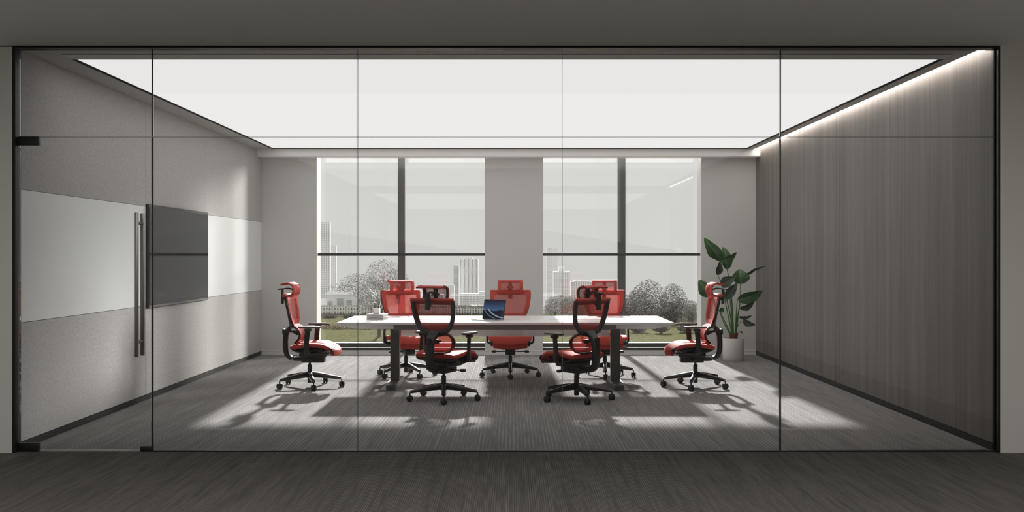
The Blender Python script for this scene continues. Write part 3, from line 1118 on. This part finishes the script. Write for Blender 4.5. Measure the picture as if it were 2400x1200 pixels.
# laptop
hl, hr = Vector((-.336, 11.165)), Vector((-.093, 10.985))
d = (hr - hl)
L = d.length
lp_ = thing('laptop', 'open silver laptop with dark blue desert picture on its screen', 'laptop', (hl.x, hl.y, TZt), math.atan2(d.y, d.x))
bd = MB().rbox(0, L, -.20, 0, 0, .012, .004, 2)
bd.build('laptop_base', M['alu'], lp_)
MB().box(.02, L - .02, -.10, -.02, .0121, .0135).build('keyboard', M['black'], lp_, smooth=0)
MB().box(L * .33, L * .67, -.185, -.115, .0121, .0128).build('touchpad', M['rail'], lp_, smooth=0)
tilt = Matrix.Rotation(rad(-12), 3, 'X')
MB().rbox(0, L, -.002, .005, .008, .228, .003, 2, rot=tilt, piv=(0, 0, .01)).build('lid', M['black'], lp_)
sc = MB()
pts = [Vector((x, -.0032, z)) for x, z in ((.006, .016), (L - .006, .016), (L - .006, .222), (.006, .222))]
pts = [Vector((0, 0, .01)) + tilt @ (p - Vector((0, 0, .01))) for p in pts]
sc.add(pts, [(0, 1, 2, 3)])
so = sc.build('screen', M['picture'], lp_, smooth=0)
uvl = so.data.uv_layers.new(name='UVMap')
for li, lo in enumerate(so.data.loops):
    p = so.data.vertices[lo.vertex_index].co
    uvl.data[li].uv = (0 if p.x < L / 2 else 1, 0 if p.z < .1 else 1)

# ------------------------------------------------------------------ potted plant
PXc, PYc = 3.099, 13.93
pl = thing('potted_plant', 'tall leafy green plant in a white cylinder pot by the right window', 'plant', (PXc, PYc, 0))
pot = MB().lathe([(0, 0), (.143, 0), (.148, .006), (.148, .309), (.146, .313), (.138, .313), (.136, .307), (.136, .27), (0, .27)], 48)
pot.build('pot', M['pot'], pl)
MB().lathe([(.134, .283), (.10, .292), (.05, .30), (0, .302)], 24).build('soil', M['soil'], pl)


def crop(cx, cy, dy=0.0):
    yy = PYc + dy
    s = yy / 2333 / 3.076
    X = (1500 + cx / 3.076 - 1200) * yy / 2333
    Z = EYE - (540 + cy / 3.076 - 600) * yy / 2333
    return Vector((X - PXc, dy, Z))


def leaf(base, tip, width, mat, bow=.04, fold=.25, tw=0.0, dyb=0, dyt=0, rnd=.8):
    a, b_ = crop(*base, dyb), crop(*tip, dyt)
    ax = b_ - a
    ln = ax.length
    axn = ax.normalized()
    side = axn.cross(Vector((0, -1, 0)))
    if side.length < .2:
        side = Vector((1, 0, 0))
    side.normalize()
    nrm = side.cross(axn).normalized()
    R = Matrix.Rotation(tw, 3, axn)
    side = R @ side
    nrm = R @ nrm
    W = width * .001941 / 2
    nu, nv = 8, 18

    def fn(u, v):
        s_ = 2 * u - 1
        prof = (math.sin(PI * min(1, v ** rnd)) ** .72) if 0 < v < 1 else 0
        prof = prof * (1 - .25 * v) * 1.12
        c = a + ax * v + nrm * (bow * math.sin(PI * v)) + Vector((0, 0, -.25 * bow * v * v))
        wv = 1 + .04 * math.sin(11 * v + s_ * 3)
        return c + side * (s_ * W * prof * wv) + nrm * (abs(s_) * W * prof * fold + .004 * math.sin(20 * v) * abs(s_))
    m_ = MB().shell(fn, nu, nv, .0025)
    o_ = m_.build('leaf', mat, pl, smooth=80)
    # leaf coordinates for veins: u across, v along
    me = o_.data
    ul = me.uv_layers.new(name='UVMap')
    for li, lo in enumerate(me.loops):
        p = me.vertices[lo.vertex_index].co - a
        v = max(0, min(1, p.dot(axn) / ln))
        u = .5 + p.dot(side) / (2 * W + 1e-6) * .9
        ul.data[li].uv = (u, v + abs(u - .5) * .5)
    return a


def stalk(pts, r0, r1, mat=None):
    P_ = smooth_path([tuple(p) for p in pts], 4)
    n = len(P_)
    MB().tube(P_, [r0 + (r1 - r0) * i / (n - 1) for i in range(n)], 8).build('stalk', mat or M['stem'], pl, smooth=80)


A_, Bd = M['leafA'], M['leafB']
leaves = [
    # base, tip, width, mat, bow, fold, twist, dy base, dy tip
    ((628, 283), (597, 112), 82, A_, .05, .25, .1, -.02, .03),
    ((583, 205), (462, 46), 92, A_, .05, .30, -.35, -.06, -.12),
    ((572, 222), (508, 120), 60, A_, .02, .3, .3, 0, .04),
    ((566, 222), (697, 150), 62, A_, .05, .4, .5, -.10, -.16),
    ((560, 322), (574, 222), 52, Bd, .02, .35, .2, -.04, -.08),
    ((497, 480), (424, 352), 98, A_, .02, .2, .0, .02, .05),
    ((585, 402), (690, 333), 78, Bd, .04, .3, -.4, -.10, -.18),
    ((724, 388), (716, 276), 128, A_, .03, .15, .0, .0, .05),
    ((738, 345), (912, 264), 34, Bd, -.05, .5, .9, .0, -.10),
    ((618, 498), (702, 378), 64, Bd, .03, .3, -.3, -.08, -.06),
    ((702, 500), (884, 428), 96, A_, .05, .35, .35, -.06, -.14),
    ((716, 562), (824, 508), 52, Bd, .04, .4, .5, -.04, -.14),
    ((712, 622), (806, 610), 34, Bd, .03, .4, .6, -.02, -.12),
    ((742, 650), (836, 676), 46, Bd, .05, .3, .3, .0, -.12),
    ((575, 590), (600, 556), 34, A_, .01, .3, .0, .05, .1),
    ((722, 730), (742, 734), 16, M['sheath'], .01, .3, .3, .0, .0),
]
for lf_ in leaves:
    leaf(*lf_[:4], bow=lf_[4], fold=lf_[5], tw=lf_[6], dyb=lf_[7], dyt=lf_[8])
stems = [
    ([(672, 772), (668, 640), (655, 440), (628, 283)], [0, .01, 0, -.02], .012, .006),
    ([(668, 772), (648, 600), (600, 420), (560, 322)], [0, .0, -.02, -.04], .010, .005),
    ([(664, 772), (630, 700), (560, 560), (497, 480)], [.02, .03, .03, .02], .010, .006),
    ([(676, 772), (655, 560), (650, 460), (690, 378)], [-.01, -.04, -.06, -.06], .009, .005),
    ([(680, 772), (700, 640), (722, 500), (724, 388)], [.01, .01, .01, 0], .011, .006),
    ([(666, 772), (640, 640), (615, 520), (600, 420)], [-.02, -.05, -.08, -.10], .010, .006),
    ([(684, 772), (690, 660), (695, 570), (702, 500)], [-.01, -.03, -.05, -.06], .010, .005),
    ([(688, 772), (694, 680), (700, 620), (716, 562)], [0, -.02, -.03, -.04], .008, .004),
    ([(690, 772), (700, 700), (705, 650), (712, 622)], [0, -.01, -.02, -.02], .006, .004),
    ([(692, 772), (698, 710), (715, 670), (742, 650)], [.01, 0, 0, 0], .006, .004),
    ([(660, 772), (610, 680), (585, 620), (575, 590)], [.03, .04, .05, .05], .007, .004),
    ([(694, 768), (700, 745), (710, 732), (722, 730)], [0, 0, 0, 0], .005, .004),
]
for ps, dys, r0, r1 in stems:
    stalk([crop(*p, dy) for p, dy in zip(ps, dys)], r0, r1)
sh = MB()
for i in range(9):
    a = 2 * PI * i / 9 + .3
    r0, hgt = .045, .085 + .03 * ((i * 7) % 5) / 5
    bpt = Vector((math.cos(a) * r0, math.sin(a) * r0, .292))
    tpt = Vector((math.cos(a) * (r0 + .02), math.sin(a) * (r0 + .02), .292 + hgt))
    sh.sweep([bpt, (bpt + tpt) / 2 + Vector((0, 0, .01)), tpt], [(.05, .012), (.04, .008), (.004, .003)], up=(math.cos(a), math.sin(a), 0), n=8)
sh.lathe([(.06, .290), (.05, .34), (.035, .37), (0, .375)], 12)
sh.build('brown_sheath', M['sheath'], pl, smooth=60)

# ------------------------------------------------------------------ outside
LAWN_Z = -5.0
ground = lambda D: -5.0 if D < 112 else -5.0 - .058 * (D - 112)
lw = MB().box(-60, 60, 16, 112, LAWN_Z - 1, LAWN_Z).build('lawn', M['lawn'], smooth=0)
tag(lw, 'mown dry green lawn below the windows', 'lawn', kind='structure')
g = MB().add([(-900, 112, -5.02), (900, 112, -5.02), (1800, 1500, ground(1500)), (-1800, 1500, ground(1500))], [(0, 1, 2, 3)])
tag(g.build('ground', M['town_ground'], smooth=0), 'pale hazy ground falling away towards the city', 'ground', kind='structure')


def at(px, py, D):
    return Vector(((px - 1200) * D / 2333, D, EYE - (py - 600) * D / 2333))


def tower(name, px0, px1, ytop, D, floors, bays, label, cat, mat='bwhite', wmat='bwin', depth=.6, frac=(.6, .55), step=None):
    x0, x1 = at(px0, 0, D).x, at(px1, 0, D).x
    zt = at(0, ytop, D).z
    zb = ground(D) - .3
    w = x1 - x0
    t_ = thing(name, label, cat, ((x0 + x1) / 2, D, zb), group=None)
    bdy = MB().box(-w / 2, w / 2, 0, w * depth, 0, zt - zb)
    if step:
        bdy.box(-w * step[0] / 2, w * step[0] / 2, w * .1, w * depth * .8, zt - zb, zt - zb + step[1] * D / 2333)
    bdy.build('body', M[mat], t_, smooth=0)
    H = zt - zb
    fl, bw = H / floors, w / bays
    wn = MB()
    sl = MB()
    for i in range(floors):
        z = i * fl
        if H - z > 180 * D / 2333:
            continue
        for j in range(bays):
            cx = -w / 2 + (j + .5) * bw
            wn.box(cx - bw * frac[0] / 2, cx + bw * frac[0] / 2, -.04 * bw, .02, z + fl * .25, z + fl * (.25 + frac[1]))
        sl.box(-w / 2 - .02 * w, w / 2 + .02 * w, -.08 * bw, .02, z - fl * .06, z + fl * .06)
    tag(wn.build('windows', M[wmat], t_, smooth=0), kind='stuff')
    tag(sl.build('floor_slabs', M['bgrey' if mat == 'bwhite' else 'bwhite'], t_, smooth=0), kind='stuff')
    return t_


tower('tower_block', 752, 773, 520, 700, 52, 4, 'pale high-rise tower at the left edge of the left window', 'building', wmat='bwin')
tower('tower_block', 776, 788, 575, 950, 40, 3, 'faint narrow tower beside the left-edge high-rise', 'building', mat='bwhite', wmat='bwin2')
tower('tower_block', 1075, 1121, 607, 850, 32, 5, 'tall pale apartment tower at the right of the left window', 'building', step=(.4, 3), frac=(.3, .5))
tower('tower_block', 1063, 1075, 622, 840, 30, 2, 'narrow grey tower wing left of the tall apartment tower', 'building', mat='bgrey', wmat='bwin')
tower('office_block', 1077, 1123, 688, 520, 9, 6, 'low pale office block in front of the apartment tower', 'building', wmat='bwin', frac=(.86, .5))
tower('office_block', 1123, 1140, 684, 500, 12, 4, 'grey office block at the right edge of the left window', 'building', mat='bgrey', wmat='bwin')
tower('office_block', 1040, 1064, 668, 600, 14, 5, 'pale stepped block left of the grey tower wing', 'building', wmat='bwin')
tower('office_block', 1000, 1040, 690, 420, 9, 8, 'low block with gridded windows behind the chair backs', 'building', wmat='bwin')
tower('office_block', 958, 1001, 702, 380, 7, 8, 'low gridded block left of centre in the left window', 'building', mat='bgrey', wmat='bwin')
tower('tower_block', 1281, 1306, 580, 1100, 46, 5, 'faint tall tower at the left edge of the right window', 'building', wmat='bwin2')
tower('tower_block', 1297, 1336, 636, 900, 30, 9, 'hazy slab tower with gridded windows in the right window', 'building', wmat='bwin', step=(.35, 10))
tower('office_block', 1338, 1392, 660, 800, 20, 10, 'hazy broad office block right of the slab tower', 'building', wmat='bwin', step=(.7, 3))
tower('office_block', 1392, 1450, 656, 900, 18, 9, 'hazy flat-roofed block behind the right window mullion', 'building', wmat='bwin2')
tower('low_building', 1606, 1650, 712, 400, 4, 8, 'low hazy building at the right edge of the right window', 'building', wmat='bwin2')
tower('terraced_building', 1100, 1140, 716, 300, 4, 9, 'low terrace with dark windows under the office blocks', 'building', wmat='bwin')
tower('terraced_building', 1050, 1098, 720, 290, 3, 10, 'low white terrace right of the chair back', 'building', wmat='bwin')

# white house with two big windows, left window
D = 150
hb_ = at(766, 690, D)
he = at(872, 690, D)
w = he.x - hb_.x
zb = ground(D) - .2
H = hb_.z - zb
ho = thing('white_house', 'white house with square windows behind the bare tree', 'house', (hb_.x, D, zb))
MB().box(0, w, 0, 4, 0, H).build('wall', M['bwhite'], ho, smooth=0)
rf = MB().add([(-.3, -.4, H), (w + .3, -.4, H), (w + .3, 4.4, H), (-.3, 4.4, H), (.8, 1.8, H + .9), (w - .8, 1.8, H + .9)],
              [(0, 1, 5, 4), (1, 2, 5), (2, 3, 4, 5), (3, 0, 4), (3, 2, 1, 0)])
rf.build('roof', M['bgrey'], ho, smooth=0)
for px0, px1, y0, y1 in ((790, 805, 700, 721), (812, 825, 704, 722), (840, 851, 704, 722), (768, 778, 706, 722)):
    a, b_ = at(px0, y0, D), at(px1, y1, D)
    wn = MB().box(a.x - hb_.x - .08, b_.x - hb_.x + .08, -.06, 0, b_.z - zb - .08, a.z - zb + .08).build('window', M['bwhite'], ho, smooth=0)
    MB().box(a.x - hb_.x, b_.x - hb_.x, -.08, -.055, b_.z - zb, a.z - zb).build('pane', M['bwin'], wn, smooth=0)
    ws = MB()
    for i in range(1, 5):
        z = b_.z - zb + (a.z - b_.z) * i / 5
        ws.box(a.x - hb_.x, b_.x - hb_.x, -.10, -.075, z - .02, z + .02)
    ws.build('glazing_bars', M['bwhite'], wn, smooth=0)


def picket(px0, px1, ytop, D, label, pitch=.30):
    a, b_ = at(px0, ytop, D), at(px1, ytop, D)
    zb = (LAWN_Z if D < 112 else ground(D)) - .05
    t_ = thing('picket_fence', label, 'fence', (a.x, D, zb))
    H = a.z - zb
    m_ = MB()
    n = int((b_.x - a.x) / pitch)
    for i in range(n):
        x = i * pitch
        h_ = H * (1 if i % 3 else 1.03)
        m_.box(x, x + pitch * .5, 0, .03, H * .25, h_)
    tag(m_.build('pickets', M['fence'], t_, smooth=0), kind='stuff')
    r_ = MB().box(0, b_.x - a.x, .03, .07, H * .45, H * .52).box(0, b_.x - a.x, .03, .07, H * .8, H * .86)
    for i in range(6):
        x = (b_.x - a.x) * i / 5
        r_.box(x, x + .1, .03, .13, 0, H * 1.0)
    r_.build('fence_rails', M['fence'], t_, smooth=0)


picket(748, 905, 716, 108, 'white picket fence across the lawn in front of the house')
for a_, b_, lab in ((752, 830, 'dark clipped hedge behind the picket fence, near the white house'), (832, 905, 'dark clipped hedge behind the fence, below the spreading tree'), (960, 1048, 'dark clipped hedge behind the fence, seen through the chair net'), (1050, 1138, 'dark clipped hedge behind the fence, under the office blocks')):
    D_ = 111
    x0, x1 = at(a_, 0, D_).x, at(b_, 0, D_).x
    hg = thing('clipped_hedge', lab, 'hedge', (x0, D_, LAWN_Z))
    hm = MB()
    rh = random.Random(int(a_))
    for _ in range(2600):
        p_ = Vector((rh.uniform(0, x1 - x0), rh.uniform(-.5, .5), rh.uniform(0, .95)))
        q1 = Vector((rh.uniform(-1, 1), rh.uniform(-1, 1), rh.uniform(-1, 1))).normalized() * .08
        q2 = q1.orthogonal() * .6
        hm.add([p_ - q1, p_ + q2, p_ + q1, p_ - q2], [(0, 1, 2, 3)])
    tag(hm.build('foliage', M['fol'], hg, smooth=0), kind='stuff')
picket(958, 1140, 722, 110, 'white picket fence below the office blocks')

# foliage
rnd = random.Random(11)


def leaves_mesh(blobs, n, size, mbs, bias=0.0):
    """n small leaf quads scattered through ellipsoid blobs (c, r)."""
    wts = [r.x * r.y * r.z for _, r in blobs]
    for _ in range(n):
        c_, r_ = rnd.choices(blobs, wts)[0]
        while True:
            p = Vector((rnd.uniform(-1, 1), rnd.uniform(-1, 1), rnd.uniform(-1, 1)))
            if p.length <= 1:
                break
        if p.length < bias:
            p = p.normalized() * rnd.uniform(bias, 1)
        q_ = c_ + Vector((p.x * r_.x, p.y * r_.y, p.z * r_.z))
        a_ = Vector((rnd.uniform(-1, 1), rnd.uniform(-1, 1), rnd.uniform(-1, 1))).normalized()
        b_ = a_.orthogonal().normalized()
        s_ = size * rnd.uniform(.5, 1.3)
        mbs.add([q_ - a_ * s_, q_ + b_ * s_ * .45, q_ + a_ * s_, q_ - b_ * s_ * .45], [(0, 1, 2, 3)])


def tree(name, px, D, blobs_px, n, size, label, cat, mat, trunk=None, pale=0, branches=0, base_py=None):
    zb = LAWN_Z if D < 112 else ground(D)
    bx_ = at(px, 0, D).x
    t_ = thing(name, label, cat, (bx_, D, zb))
    O = Vector((bx_, D, zb))
    blobs = []
    for (cx, cy, rx, ry) in blobs_px:
        c_ = at(cx, cy, D) - O
        s = D / 2333
        blobs.append((c_, Vector((rx * s, rx * s * .7, ry * s))))
    m_ = MB()
    leaves_mesh(blobs, n, size, m_)
    tag(m_.build('foliage', M[mat], t_, smooth=0), kind='stuff')
    if pale:
        m_ = MB()
        leaves_mesh(blobs, pale, size * .8, m_, .6)
        tag(m_.build('blossom', M['blossom'], t_, smooth=0), 'pale speckled leaves', kind='stuff')
    tk = MB()
    tr_ = trunk or .12
    top = min(b_[0].z for b_ in blobs)
    top = max(top, .22)
    tk.tube([(0, 0, -.05), (tr_ * .15, 0, top * .5), (tr_ * .8, 0, top)], [tr_ * 1.35, tr_, tr_ * .7], 8)
    for i in range(branches):
        c_, r_ = blobs[i % len(blobs)]
        e = c_ + Vector((rnd.uniform(-.8, .8) * r_.x, rnd.uniform(-.8, .8) * r_.y, rnd.uniform(-.2, .9) * r_.z))
        s0 = Vector((tr_ * .5, 0, top * rnd.uniform(.55, 1)))
        mid = (s0 + e) / 2 + Vector((0, 0, .25))
        tk.tube([s0, mid, e], [tr_ * .2, tr_ * .10, tr_ * .03], 5)
    tk.build('trunk', M['bark'], t_, smooth=60)
    return t_


tree('sparse_tree', 889, 80, [(890, 690, 55, 36), (842, 666, 48, 26), (900, 645, 45, 38), (800, 674, 28, 12), (925, 670, 40, 40), (868, 712, 36, 22), (940, 700, 30, 25)],
     7000, .062, 'thin spreading tree with airy foliage in the left window', 'tree', 'fol', trunk=.13, pale=3000, branches=22)
tree('round_bush', 1300, 100, [(1310, 715, 34, 24), (1345, 718, 34, 26), (1370, 722, 30, 20), (1285, 728, 18, 14)], 5200, .085, 'speckled grey bush at the left of the right window', 'bush', 'fol', pale=2200)
tree('round_tree', 1520, 98, [(1520, 705, 44, 50), (1495, 722, 40, 44), (1535, 735, 36, 34)], 6500, .09, 'dense round tree right of the window mullion', 'tree', 'fol2', pale=1300, trunk=.2)
tree('round_tree', 1580, 96, [(1578, 712, 34, 48), (1592, 735, 32, 36), (1560, 735, 30, 30)], 5600, .09, 'dense round tree nearest the right window edge', 'tree', 'fol2', pale=1100, trunk=.2)
tree('low_bush', 1480, 94, [(1480, 725, 26, 34), (1470, 742, 24, 24)], 3000, .085, 'bush tucked against the right window mullion', 'bush', 'fol2', pale=500)
tree('low_bush', 1622, 92, [(1620, 728, 20, 24), (1625, 745, 16, 20)], 2600, .08, 'small grey bush at the far right of the right window', 'bush', 'fol', pale=500)
for px, D_, w_ in ((1496, 84, 22), (1549, 83, 22), (1610, 84, 24)):
    tree('hedge_shrub', px, D_, [(px, 768, w_, 11)], 1700, .07, {1496: 'low dark shrub on the lawn edge behind the right table corner', 1549: 'low dark shrub between two others on the lawn edge', 1610: 'low dark shrub behind the right end chair'}[px], 'shrub', 'fol2', pale=260)
for px, w_ in ((772, 20), (824, 20)):
    tree('hedge_shrub', px, 104, [(px, 741, w_, 7)], 1500, .07, {772: 'low dark hedge shrub under the picket fence, left', 824: 'low dark hedge shrub under the picket fence, right'}[px], 'shrub', 'fol2', pale=200)
gc = MB()
leaves_mesh([(Vector((x, 88 + .4 * math.sin(x * 3), -4.9)), Vector((.6, .8, .28))) for x in [-18 + i * .55 for i in range(26)]], 3200, .07, gc)
tag(gc.build('groundcover', M['mulch'], smooth=0), 'band of reddish ground cover along the lawn', 'ground cover', kind='stuff')
print('tris', sum(len(o.data.polygons) for o in bpy.data.objects if o.type == 'MESH'))
